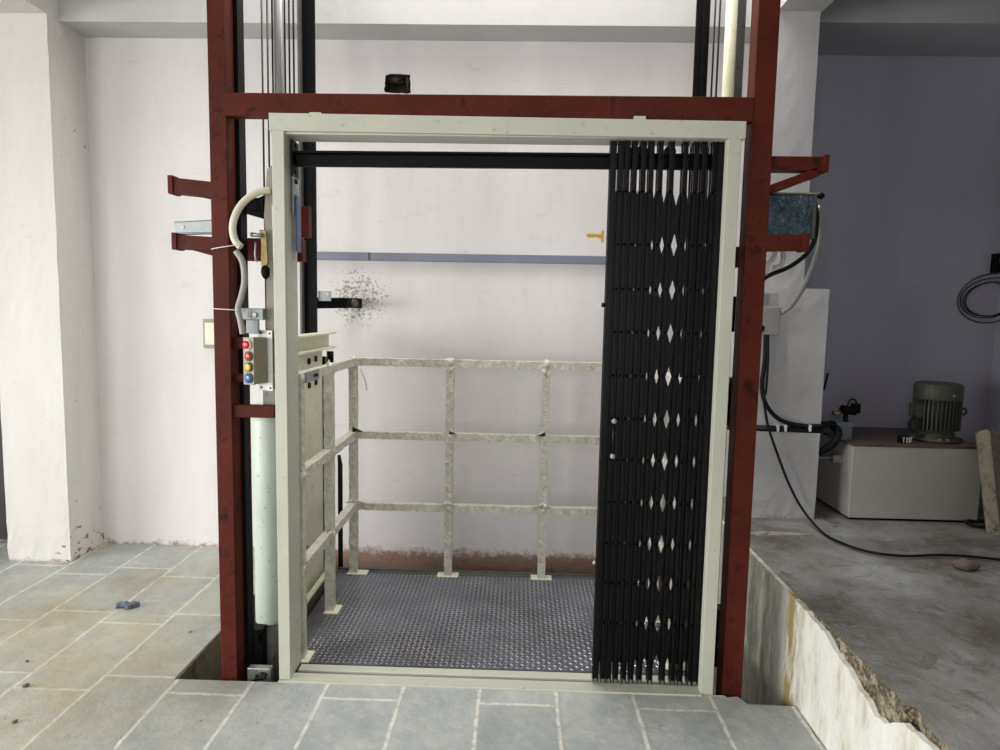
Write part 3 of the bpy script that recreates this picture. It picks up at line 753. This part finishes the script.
# right ram
hr2 = thing('hydraulic_ram', 'pale green cylinder mostly hidden behind the right jamb, with a cream pipe above', 'hydraulic ram', (.82, .33, -.5))
m = MB(); m.lathe([(.055, .05), (.057, .055), (.057, .93), (.05, .94)], (.802, .345, 0), 28); m.build('cylinder', M['cyl'], hr2)
m = MB(); m.cyl((.802, .345, -.6), (.802, .345, .05), .046, 24); m.build('cylinder_foot', M['darksteel'], hr2)
a = P(732, 5, .66); xr = a.x
m = MB(); m.cyl((xr, .66, 1.0), (xr, .66, ZT), .0245, 20); m.build('piston_rod', M['creampipe'], hr2)
m = MB(); m.bar((.802, .345, .94), (xr, .66, 1.02), .03, .03); m.build('rod_link', M['darksteel'], hr2)
m = MB(); x0 = P(738.5, 5, .7).x; m.box(x0, x0+.018, .70, .72, -.6, ZT); m.box(x0+.018, x0+.036, .705, .711, -.6, ZT)
tag(m.build('grey_upright', M['darksteel']), 'dark grey steel upright between the cream pipe and the right red post', 'upright')

# taupe plate between left post and jamb, with lock
pl = thing('lock_mounting_plate', 'tall taupe steel plate beside the outside of the left jamb, carrying a brass lock', 'plate', (-.9, .06, 1.0))
def Q(px, py, Y=.06): v = P(px, py, Y); return (v.x, v.z)
poly = [Q(265.5, 168), Q(272, 163), Q(276, 163), Q(279.5, 375), Q(270, 373), Q(265, 345), Q(264.5, 260), Q(262.5, 215)]
m = MB(); m.prism_xz(poly, .075, .079); m.build('plate_body', M['taupe'], pl)
m = MB(); m.prism_xz([Q(263, 377, .09), Q(279, 377, .09), Q(279, 405, .09), Q(263, 405, .09)], .09, .094); m.build('lower_plate', M['taupe'], pl)
m = MB(); m.prism_xz([Q(271, 205), Q(274, 205), Q(276, 262), Q(272.5, 262)], .066, .072); m.build('cover_strip', M['white'], pl)
poly = [Q(261, 230), Q(268, 231), Q(270, 262), Q(267, 272), Q(263, 268), Q(263, 240)]
m = MB(); m.prism_xz(poly, .040, .052); lk = m.build('brass_lock', M['brassold'], pl, .002)
a = P(265.5, 272, .03); m = MB(); m.blob(a, .016, .014, .026, .12); m.build('lock_knob', M['black'], lk, smooth=True)
a, b = P(251, 234.5, .03), P(262, 235.5, .03); m = MB(); m.cyl(a, b, .008, 12); m.build('lock_bolt', M['steel'], lk)
a = P(255.5, 245, .035); m = MB(); m.tube([a+Vector((0, 0, .01)), a, a-Vector((.002, 0, .03)), a-Vector((.0, 0, .055)), a+Vector((.006, 0, -.058))], .0035, 8); m.build('lock_hook', M['galv'], lk)
# black small bracket behind
m = MB(); m.prism_xz([Q(240, 212, .2), Q(243, 206, .2), Q(264, 195, .2), Q(264, 219, .2)], .2, .21); m.box(P(248, 205, .19).x, P(262, 205, .19).x, .18, .2, P(250, 210, .19).z, P(250, 198, .19).z)
tag(m.build('black_angle_bracket', M['black']), 'black angular bracket behind the white conduit arc, right of the left red post', 'bracket')

# white conduit arc and grey conduit below
pts = [P(270, 190.5, .055), P(259, 192, .04), P(248, 198, .025), P(239, 208, .01), P(233.5, 221, .0), P(233, 233, .0), P(236, 242, .0), P(241, 247, .0)]
m = MB(); sp = spline(pts, 8); m.tube(sp, .0125, 14)
tag(m.build('flexible_conduit', M['hose_cream']), 'thick cream conduit arching from the jamb over the left red post', 'conduit')
pts = [P(236.5, 250, .095+.0), P(243, 262, .09), P(244.5, 280, .085), P(241.5, 296, .08), P(238.5, 308, .08), P(240, 320, .085), P(243, 336, .09)]
pts = [Vector((p.x, -.008, p.z)) for p in pts]
pts = [P(x, y, -.012) for x, y in ((236, 251), (242.5, 262), (244.5, 280), (241.5, 296), (238, 309), (240.5, 321), (243, 334))]
m = MB(); m.tube(spline(pts, 8), .0108, 14)
tag(m.build('flexible_conduit', M['hose_grey']), 'grey conduit bowing down the left red post to the button box', 'conduit')
for i, (a_, b_) in enumerate((((211.5, 249), (236, 245)), ((212.5, 308.5), (238, 310)))):
    a, b = P(*a_, .012), P(*b_, -.022)
    m = MB(); m.tube([Vector((a.x, .11, a.z)), a, Vector((-1.06, .008, (a.z+b.z)/2)), b, b+Vector((.012, .03, 0))], .0018, 8)
    tag(m.build('cable_tie', M['white']), ['white cable tie round the left red post at the top of the grey conduit', 'white cable tie round the left red post just above the button box'][i], 'cable tie')
# clamp
cb = thing('pipe_clamp', 'small bright steel clamp above the button box on the left', 'clamp', (-.96, .06, 1.33))
a, b = P(241, 308, .04), P(263, 320, .04)
m = MB(); m.box(a.x, b.x, .04, .075, b.z, a.z); m.box(a.x+.015, b.x-.02, .045, .06, b.z-.05, b.z); c = m.build('clamp_body', M['galv'], cb, .002)
for k, px in enumerate((250, 255)):
    q = P(px, 315, .04); m = MB(); m.cyl((q.x, .04, q.z), (q.x, .03, q.z), .009, 8); m.build('bolt', M['steel'], cb)

# button box
bc = P(248.5, 361, .0)
bb = thing('push_button_station', 'taupe push button box with red, yellow and blue buttons beside the left post', 'button box', (bc.x, .012, bc.z-.085), rz=math.radians(-25))
W2, D2, H2 = .025, .062, .168
m = MB(); m.box(-W2, W2, 0, D2, 0, H2-.0); body = m.build('box_body', M['boxtaupe'], bb, .004, local=True)
m = MB(); m.box(-W2-.002, W2+.001, -.006, 0, -.002, H2+.002); m.build('face_plate', M['boxtaupe'], bb, .002, local=True)
m = MB(); m.box(-.022, .046, D2, D2+.004, -.028, H2+.026); mp = m.build('mounting_plate', M['white'], bb, .001, local=True)
for (x, z) in ((-.008, H2+.015), (.036, H2+.015), (-.008, -.018), (.036, -.018)):
    m = MB(); m.cyl((x, D2-.002, z), (x, D2, z), .004, 8); m.build('screw', M['black'], mp, local=True)
def button(z, mat, r, x=0, ring=M['white'], mush=False):
    m = MB()
    prof = [(r+.003, 0), (r+.003, .006), (r, .007)]
    m.lathe(prof, (0, 0, 0), 20); m.xform(Matrix.Translation((x, -.006, z)) @ Matrix.Rotation(PI/2, 4, 'X'))
    rb = m.build('button_ring', ring, bb, local=True)
    m = MB(); m.lathe([(r*.9, .004), (r*.95, .012 if mush else .009), (r*.6, .015 if mush else .011), (r*.1, .016 if mush else .0115)], (0, 0, 0), 20)
    m.xform(Matrix.Translation((x, -.006, z)) @ Matrix.Rotation(PI/2, 4, 'X')); b = m.build('button', mat, rb, local=True)
    return rb
r = button(H2-.025, M['redb'], .0165, -.002, M['white'], True); r['label'] = 'red mushroom stop button'
r = button(H2-.066, M['redb'], .0145, .004, M['darksteel']); r['label'] = 'small red button'
r = button(H2-.105, M['yellowb'], .0145, .003, M['darksteel']); r['label'] = 'yellow button'
r = button(H2-.145, M['blueb'], .0155, .003, M['darksteel']); r['label'] = 'blue button'

# pit clamp at lower left
c0 = thing('pit_clamp', 'greasy steel clamp block at the floor between the left post and the jamb', 'clamp', (-.97, .03, -.1))
a, b = P(247, 668, .03), P(271, 684, .03)
m = MB(); m.box(a.x, b.x, .03, .06, -.08, a.z); m.build('clamp_body', M['steel'], c0, .004)
m = MB(); m.blob(((a.x+b.x)/2+.01, .028, a.z-.03), .022, .01, .016, .3); m.bar((a.x+.02, .026, a.z-.05), (b.x-.015, .026, a.z-.02), .01, .012); m.build('clamp_arm', M['greasy'], c0, .002)
# machinery between right jamb and right post
c1 = thing('roller_assembly', 'black roller assembly seen between the right jamb and right red post', 'roller', (.79, .25, 1.0))
for py0, py1 in ((296, 332), (378, 430), (610, 668)):
    a, b = P(722 if py0 < 500 else 716, py0, .2), P(735, py1, .2)
    m = MB(); m.box(a.x, a.x+.055, .2, .26, b.z, a.z)
    for k in range(4): m.cyl((a.x+.02, .2, a.z-(a.z-b.z)*(k+.5)/4), (a.x+.02, .185, a.z-(a.z-b.z)*(k+.5)/4), .012, 10)
    q = m.build('roller_block', M['greasy'], c1, .003)
    m = MB(); m.blob((a.x+.02, .182, a.z-.01), .008, .005, .008, .2); m.blob((a.x+.02, .182, b.z+.012), .010, .005, .008, .2); m.build('grease_nipple', M['steel'], q)
m = MB(); m.cyl((.80, .23, .1), (.80, .23, 1.9), .006, 8); m.build('tie_rod', M['black'], c1)

# ------------------------------------------------------------------ back wall items
t5 = thing('wall_trunking', 'straight blue grey cable trunking across the back wall', 'trunking', (-.3, WY-.02, 1.62))
a, b = P(150, 259, WY), P(605, 265, WY)
m = MB(); zl = 1.652; m.prism_xz([(-1.22, 1.706), (.60, 1.708), (.60, 1.664), (-1.22, 1.662)], WY-.022, WY-.0005); m.build('trunking_body', M['trunk'], t5, .002)
m = MB(); xx = P(370, 256, WY).x; m.box(xx-.006, xx+.006, WY-.024, WY-.022, 1.664, 1.706); m.build('joint_cover', M['darksteel'], t5)
a, b = P(205, 319, WY), P(216, 348, WY)
sb = thing('switch_box', 'small pale switch box on the back wall, partly hidden by the left red post', 'switch', ((a.x+b.x)/2, WY-.02, b.z))
m = MB(); m.box(a.x, a.x+.09, WY-.03, WY-.0005, b.z, a.z); m.build('box_body', M['hose_grey'], sb, .004)
m = MB(); m.box(a.x+.012, a.x+.078, WY-.034, WY-.03, b.z+.02, a.z-.02); m.build('rocker', M['panelcream'], sb, .002)

# ------------------------------------------------------------------ right side: control cabinet and cables
a, b = P(766, 194, .14), P(812, 240, .14)
cc = thing('control_cabinet', 'film wrapped dark steel control cabinet on the lower right red bracket', 'control cabinet', ((a.x+b.x)/2, .2, b.z))
m = MB(); m.box(.875, b.x, .14, .30, 1.683, a.z); m.build('cabinet_body', M['wrapped'], cc, .006)
m = MB(); m.box(b.x-.004, b.x+.008, .135, .305, 1.683, a.z+.004); m.build('cabinet_flange', M['darksteel'], cc, .002)
m = MB(); m.box(.875, b.x+.01, .13, .31, a.z, a.z+.006); m.build('cabinet_lid', M['hose_grey'], cc, .002)
m = MB(); m.blob((b.x+.022, .14, a.z-.004), .013, .012, .013, .1); m.build('lifting_knob', M['black'], cc, smooth=True)
for px in (775, 783, 793, 803):
    q = P(px, 254, .2); m = MB(); m.cyl((q.x, .2, 1.683), (q.x, .2, 1.655), .010, 10); m.build('cable_gland', M['darksteel'], cc)
def cable(name, pts, r, mat, label, cat='cable', group=None):
    m = MB(); m.tube(spline(pts, 8), r, 10); return tag(m.build(name, mat), label, cat, group)
CF = .965     # just in front of the column face
cable('white_conduit', [P(775, 252, .2), P(773, 258, .2), P(767, 266, .2), P(764.5, 275, .2)], .010, M['white'], 'white bent conduit under the control cabinet, next to the right red post', 'conduit')
cable('white_conduit', [P(783, 250, .2), P(783, 260, .2), P(780, 266, .2), P(773, 268, .2)], .009, M['hose_cream'], 'short cream elbow conduit under the middle of the control cabinet', 'conduit')
cable('black_cable', [P(815, 203, .22), P(817, 218, .24), P(815, 238, .26), P(808, 252, .27), P(797, 262, .27), P(785, 269, .26), P(770, 275, .24), P(762, 282, .2), P(760, 300, .2), P(760.5, 320, .22)], .0085, M['black_rubber'], 'black cable curving from the right edge of the control cabinet to the red post')
cable('grey_conduit', [P(817, 207, .30), P(822, 222, .35), P(820, 243, .45), P(812, 268, .6), P(803, 288, .75), P(792, 305, .88), P(783, 312, .93), P(777, 315, .94)], .011, M['hose_grey'], 'pale grey conduit sweeping from the cabinet down to the junction box', 'conduit')
a, b = P(758, 293, CF-.04), P(779, 335, CF-.04)
jb = thing('junction_box', 'white junction box on the right column behind the red post', 'junction box', ((a.x+b.x)/2, CF, b.z))
m = MB(); m.box(a.x, b.x, CF-.045, .978, b.z, a.z-.065); m.build('box_body', M['hose_grey'], jb, .004)
m = MB(); m.box(a.x, b.x-.05, CF-.02, .978, a.z-.06, a.z+.0); m.build('box_bracket', M['galv'], jb, .002)
m = MB(); m.cyl((a.x+.02, CF-.05, b.z+.03), (a.x+.02, CF-.045, b.z+.03), .018, 12); m.build('blanking_plug', M['black'], jb)
Yc = CF-.012
def onf(l): return [P(x, y, Yc) for x, y in l]
cable('black_cable', onf([(766, 333), (765, 360), (762, 385), (765, 402), (775, 416), (788, 423), (805, 426), (822, 426)]), .011, M['black_rubber'], 'thick black cable dropping from the junction box and bending right to the valve block')
cable('black_cable', [P(x, y, Yc-.025) for x, y in [(768, 333), (768, 360), (766, 390), (764, 400), (768, 425), (776, 450), (789, 484), (803, 510)]]+[PZ(x, y, SZ+.012) for x, y in [(822, 532), (842, 543), (870, 552), (905, 556), (940, 555), (975, 557), (1030, 563)]], .0062, M['black_rubber'], 'long black cable hanging down the column and trailing across the raised floor')
hz = thing('cable_bundle', 'horizontal black pipe bundle with white clips across the right column', 'cable bundle', P(790, 428, Yc))
a, b = P(735, 428, Yc-.002), P(823, 428, Yc-.002)
m = MB(); m.cyl((a.x, Yc-.004, a.z), (b.x+.0, Yc-.004, a.z-.006), .011, 12); m.cyl((a.x, Yc+.006, a.z+.008), (b.x, Yc+.006, a.z+.002), .010, 12); m.build('pipe', M['black_rubber'], hz)
for px in (777, 784.5, 809):
    q = P(px, 428, Yc); m = MB(); m.box(q.x-.006, q.x+.006, Yc-.018, .976, q.z-.016, q.z+.018); m.build('clip', M['white'], hz, .002)

# oil tank, motor, valves
TX0, TX1, TY0, TY1, TZ = 1.70, 2.345, .985, 1.50, .769
tk = thing('oil_tank', 'low grey hydraulic oil tank with a brown top standing under the lavender wall', 'oil tank', ((TX0+TX1)/2, (TY0+TY1)/2, SZ))
m = MB(); m.box(TX0, TX1, TY0, TY1, SZ+.012, TZ-.014); m.build('tank_body', M['tank'], tk, .003)
m = MB(); m.box(TX0+.01, TX1-.01, TY0+.012, TY1-.01, SZ, SZ+.012); m.build('tank_plinth', M['black'], tk)
m = MB(); m.box(TX0-.004, TX1+.004, TY0-.003, TY1, TZ-.014, TZ); m.build('tank_lid', M['tanktop'], tk, .002)
mc = P(934.5, 436, 1.15); mx = mc.x; my = 1.15
mo = thing('electric_motor', 'olive green ribbed electric motor standing upright on the oil tank', 'motor', (mx, my, TZ))
R0 = .096
m = MB(); m.lathe([(R0*.98, TZ+.055), (R0*.98, TZ+.235)], (mx, my, 0), 36); bd = m.build('motor_body', M['motor'], mo)
for k in range(36):
    an = 2*PI*k/36; ca, sa = math.cos(an), math.sin(an)
    if k % 1 == 0:
        m = MB(); m.bar((mx+ca*R0, my+sa*R0, TZ+.06), (mx+ca*R0, my+sa*R0, TZ+.222), .005, .028, up=(ca, sa, 0)); m.build('cooling_fin', M['motor'], bd)
m = MB(); m.lathe([(.110, TZ+.215), (.112, TZ+.222), (.112, TZ+.285), (.106, TZ+.297), (.08, TZ+.303), (.02, TZ+.305)], (mx, my, 0), 36); cp = m.build('fan_cowl', M['motor'], mo)
m = MB(); m.blob((mx+.01, my-.113, TZ+.245), .007, .004, .007, .05); m.build('screw', M['steel'], cp)
m = MB(); m.lathe([(.125, TZ+.0), (.125, TZ+.014), (.09, TZ+.018), (.085, TZ+.055), (.10, TZ+.06)], (mx, my, 0), 36); fl = m.build('motor_flange', M['motor'], mo)
for dx in (-.04, .0):
    m = MB(); m.cyl((mx+dx, my-.108, TZ+.014), (mx+dx, my-.108, TZ+.022), .010, 6); m.build('flange_bolt', M['steel'], fl)
for sx in (-1, 1):
    m = MB(); c = Vector((mx+sx*.126, my-.02, TZ+.155)); m.tube([c+Vector((.014*math.cos(k*PI/8), 0, .016*math.sin(k*PI/8))) for k in range(17)], .006, 8, False); m.build('lifting_eye', M['motor'], mo)
m = MB(); m.box(mx-.128, mx-.09, my-.05, my+.03, TZ+.12, TZ+.19); m.build('terminal_box', M['motor'], mo, .004)
cable('motor_cable', [Vector((mx-.14, my-.05, TZ+.13)), Vector((mx-.165, my-.06, TZ+.11)), Vector((mx-.17, my-.06, TZ+.08)), Vector((mx-.15, my-.07, TZ+.05)), Vector((mx-.125, my-.10, TZ+.03))], .008, M['black_rubber'], 'short black cable looping down the left side of the motor')
a = P(908, 440, 1.05)
cp_ = thing('filler_cap', 'small black breather cap with a striped white band on the oil tank', 'cap', (a.x, 1.05, TZ))
m = MB(); m.cyl((a.x-.02, 1.05, TZ), (a.x-.02, 1.05, TZ+.035), .03, 20); m.build('cap_body', M['black'], cp_)
for k in range(4):
    an = -PI/2-.55+k*.42
    m = MB(); m.bar((a.x-.02+.031*math.cos(an), 1.05+.031*math.sin(an), TZ+.004), (a.x-.02+.031*math.cos(an), 1.05+.031*math.sin(an), TZ+.032), .003, .007, up=(math.cos(an), math.sin(an), 0)); m.build('white_stripe', M['white'], cp_)
# valve block
a, b = P(835, 418, 1.08), P(857, 433, 1.08)
vb = thing('valve_block', 'blue grey valve block with black solenoid at the left end of the oil tank', 'valve', (a.x+.05, 1.12, TZ))
m = MB(); m.box(a.x+.005, b.x-.025, 1.08, 1.15, TZ, a.z-.02); m.build('manifold', M['valve'], vb, .003)
q = P(850, 409, 1.1); m = MB(); m.cyl((q.x-.045, 1.1, q.z+.0), (q.x+.03, 1.1, q.z-.012), .022, 14); m.box(q.x+.01, q.x+.045, 1.08, 1.12, q.z-.02, q.z+.03); m.cyl((q.x-.02, 1.1, TZ+.05), (q.x-.02, 1.1, q.z), .012, 10); sv = m.build('solenoid', M['black'], vb, .002)
m = MB(); m.tube(spline([(q.x-.02, 1.09, q.z+.01), (q.x-.01, 1.09, q.z+.045), (q.x+.015, 1.09, q.z+.05), (q.x+.03, 1.09, q.z+.025)], 6), .005, 8); m.build('solenoid_lead', M['black_rubber'], sv)
q = P(837, 413, 1.1); m = MB(); m.cyl((q.x-.02, 1.1, q.z), (q.x+.02, 1.1, q.z), .012, 10); m.build('fitting', M['brassold'], vb)
m = MB(); m.tube(spline([P(833, 426, 1.09), P(838, 432, 1.04), P(836, 440, 1.02), P(829, 447, 1.02), P(819, 453, 1.02)], 6), .020, 12); m.build('hydraulic_hose', M['black_rubber'], vb)
m = MB(); m.tube([P(820, 425, 1.02), P(834, 424, 1.06)], .017, 12); m.build('hydraulic_hose', M['black_rubber'], vb)
m = MB(); q = P(832, 460, 1.0); m.cyl((q.x-.08, 1.10, q.z-.01), (TX0, 1.10, q.z-.01), .006, 10); m.box(TX0-.05, TX0, 1.08, 1.12, q.z-.03, q.z+.008); m.build('drain_tap', M['steel'], vb)
m = MB(); q = P(826, 378, 1.3); m.bar(P(828, 373, WR-.01), P(824, 390, WR-.01), .012, .006)
tag(m.build('wall_hook', M['black']), 'small dark hook on the lavender wall just right of the column', 'hook')

# socket, cable coil, leaning slab
a, b = P(991, 254, WR), P(1004, 273, WR)
so = thing('power_socket', 'dark power socket with plug at the right edge of the lavender wall', 'socket', ((a.x+RXW)/2, WR-.03, b.z))
m = MB(); m.box(a.x, RXW-.002, WR-.05, WR-.0005, b.z, a.z); m.build('socket_body', M['black'], so, .004)
m = MB(); m.box(a.x+.015, a.x+.04, WR-.062, WR-.05, b.z+.05, a.z-.02); m.build('plug', M['valve'], so, .002)
m = MB(); c = P(988, 299, WR-.03); pts = []
for k in range(0, 4*24+1):
    an = 2*PI*k/24+PI*.45; w = k/24
    rx = .185-.013*w+.012*math.sin(w*2.3); rz = .135-.014*w+.01*math.cos(w*1.7)
    pts.append(Vector((c.x+.03+rx*math.cos(an), WR-.012-.004*math.sin(w*3), c.z+rz*math.sin(an)+.012*math.cos(an))))
# keep the coil clear of the right wall
pts = [Vector((min(p.x, RXW-.015), p.y-(max(0, p.x-RXW+.015)), p.z)) for p in pts]
m.tube(pts, .0030, 8); tag(m.build('cable_coil', M['black_rubber']), 'coil of thin black cable hanging under the socket on the lavender wall', 'cable coil')
ls = thing('leaning_stone_slab', 'rough edged cream and brown stone slab leaning against the oil tank at the right edge', 'stone slab', (2.3, .82, SZ))
a = P(979, 433, .9); b = P(1000, 534, .8)
m = MB(); 
p0 = P(978, 434, .93); p1 = P(990, 431, .93); q0 = P(989, 535, .80); q1 = P(1001, 533, .80)
th = Vector((.05, .16, 0))
def slabbox(a, b, c, d, e): # a,b top ; c,d bottom ; e depth vector
    return [c, d, d+e, c+e, a, b, b+e, a+e]
m.quad_hull([Vector(v) for v in slabbox(p0, p1, Vector((q0.x, q0.y, SZ)), Vector((q1.x, q1.y, SZ)), Vector((.02, .05, 0)))])
m.build('sawn_edge', M['slabedge'], ls, .003)
m = MB(); m.quad_hull([Vector(v) for v in slabbox(p1+Vector((0, .004, .006)), p1+Vector((.09, .0, -.01)), Vector((q1.x, q1.y+.004, SZ)), Vector((q1.x+.10, q1.y, SZ)), Vector((.02, .05, 0)))])
m.build('rough_face', M['stone'], ls, .003)

# debris
m = MB(); c = PZ(965, 569, SZ); m.blob((c.x, c.y, SZ+.018), .05, .035, .022, .14, 3); tag(m.build('stone', M['stone'], smooth=True), 'brown lump of stone lying on the raised floor by the trailing cable', 'stone')
m = MB(); c = PZ(128, 607, 0)
for k in range(4): m.blob((c.x+(k-1.5)*.022, c.y+random.uniform(-.012, .012), .012), .022, .018, .012+.004*(k % 2), .45, 2)
tag(m.build('crumpled_wrapper', M['bluefilm']), 'crumpled blue grey wrapper on the left floor tiles', 'wrapper')
m = MB(); c = PZ(778, 535, SZ); pts = [(c.x-.14, c.y+.01), (c.x-.05, c.y+.035), (c.x+.08, c.y+.03), (c.x+.16, c.y+.0), (c.x+.05, c.y-.015), (c.x-.1, c.y-.02)]
m.prism_xy(pts, SZ+.0, SZ+.006); m.blob((c.x-.08, c.y, SZ+.008), .03, .012, .008, .4); tag(m.build('cement_scrap', M['paper']), 'flat pale scrap of dried cement on the raised floor in front of the column', 'scrap')
m = MB(); c = PZ(982, 526, SZ); m.tube([Vector((c.x+.07*math.cos(k*PI/12), c.y+.05*math.sin(k*PI/12), SZ+.012)) for k in range(25)], .009, 8, False)
tag(m.build('rubber_ring', M['black_rubber']), 'loop of black hose on the raised floor beside the leaning slab', 'hose')
gp = 'pebbles on the left floor'
for (px, py, r) in ((26, 687, .012), (15, 723, .010), (190, 632.5, .009), (27, 662, .007)):
    c = PZ(px, py, 0); m = MB(); m.blob((c.x, c.y, r*.5), r, r, r*.6, .2, 1)
    lab = {26: 'dark pebble on the left floor, largest of the few near the frame edge', 15: 'dark pebble nearest the bottom left corner of the floor', 190: 'white pebble on the floor left of the pit edge', 27: 'small dark pebble furthest back on the dusty floor'}[px]
    tag(m.build('pebble', M['paper'] if px == 190 else M['stone']), lab, 'pebble', gp)

# ------------------------------------------------------------------ light
def area(name, loc, target, sx, sy, power, col=(1, 1, 1), spread=180):
    l = bpy.data.lights.new(name, 'AREA'); l.shape = 'RECTANGLE'; l.size = sx; l.size_y = sy; l.energy = power; l.color = col
    l.spread = math.radians(spread)
    o = bpy.data.objects.new(name, l); COL.objects.link(o); o.location = loc
    d = Vector(target)-Vector(loc); o.rotation_euler = d.to_track_quat('-Z', 'Y').to_euler(); return o
area('door_daylight', (-.9, -6.3, 1.7), (-.9, 0, 1.3), 3.0, 2.6, 66, (1, .995, .99))
area('window_daylight', (-5.7, -2.5, 1.3), (1.0, -.6, .0), 3.4, 1.8, 120, (1, .995, .98), 100)
area('left_pillar_fill', (-3.6, -4.2, 1.5), (-2.3, 1.1, 1.4), 1.6, 2.2, 18, (1, .995, .98), 80)  # added fill lamp brightening the left pillar and nearby wall, no opening here
area('shaft_skylight', (-.1, .65, 5.1), (-.1, .65, 0), 2.3, 1.2, 140, (1, 1, 1))
w = bpy.data.worlds.new('world'); S.world = w; w.use_nodes = True
w.node_tree.nodes['Background'].inputs[0].default_value = (.75, .85, 1, 1); w.node_tree.nodes['Background'].inputs[1].default_value = .6

vs = S.view_settings; S.display_settings.display_device = 'sRGB'
vs.view_transform = 'Standard'; vs.look = 'None'; vs.exposure = .0; vs.gamma = 1; vs.use_curve_mapping = False
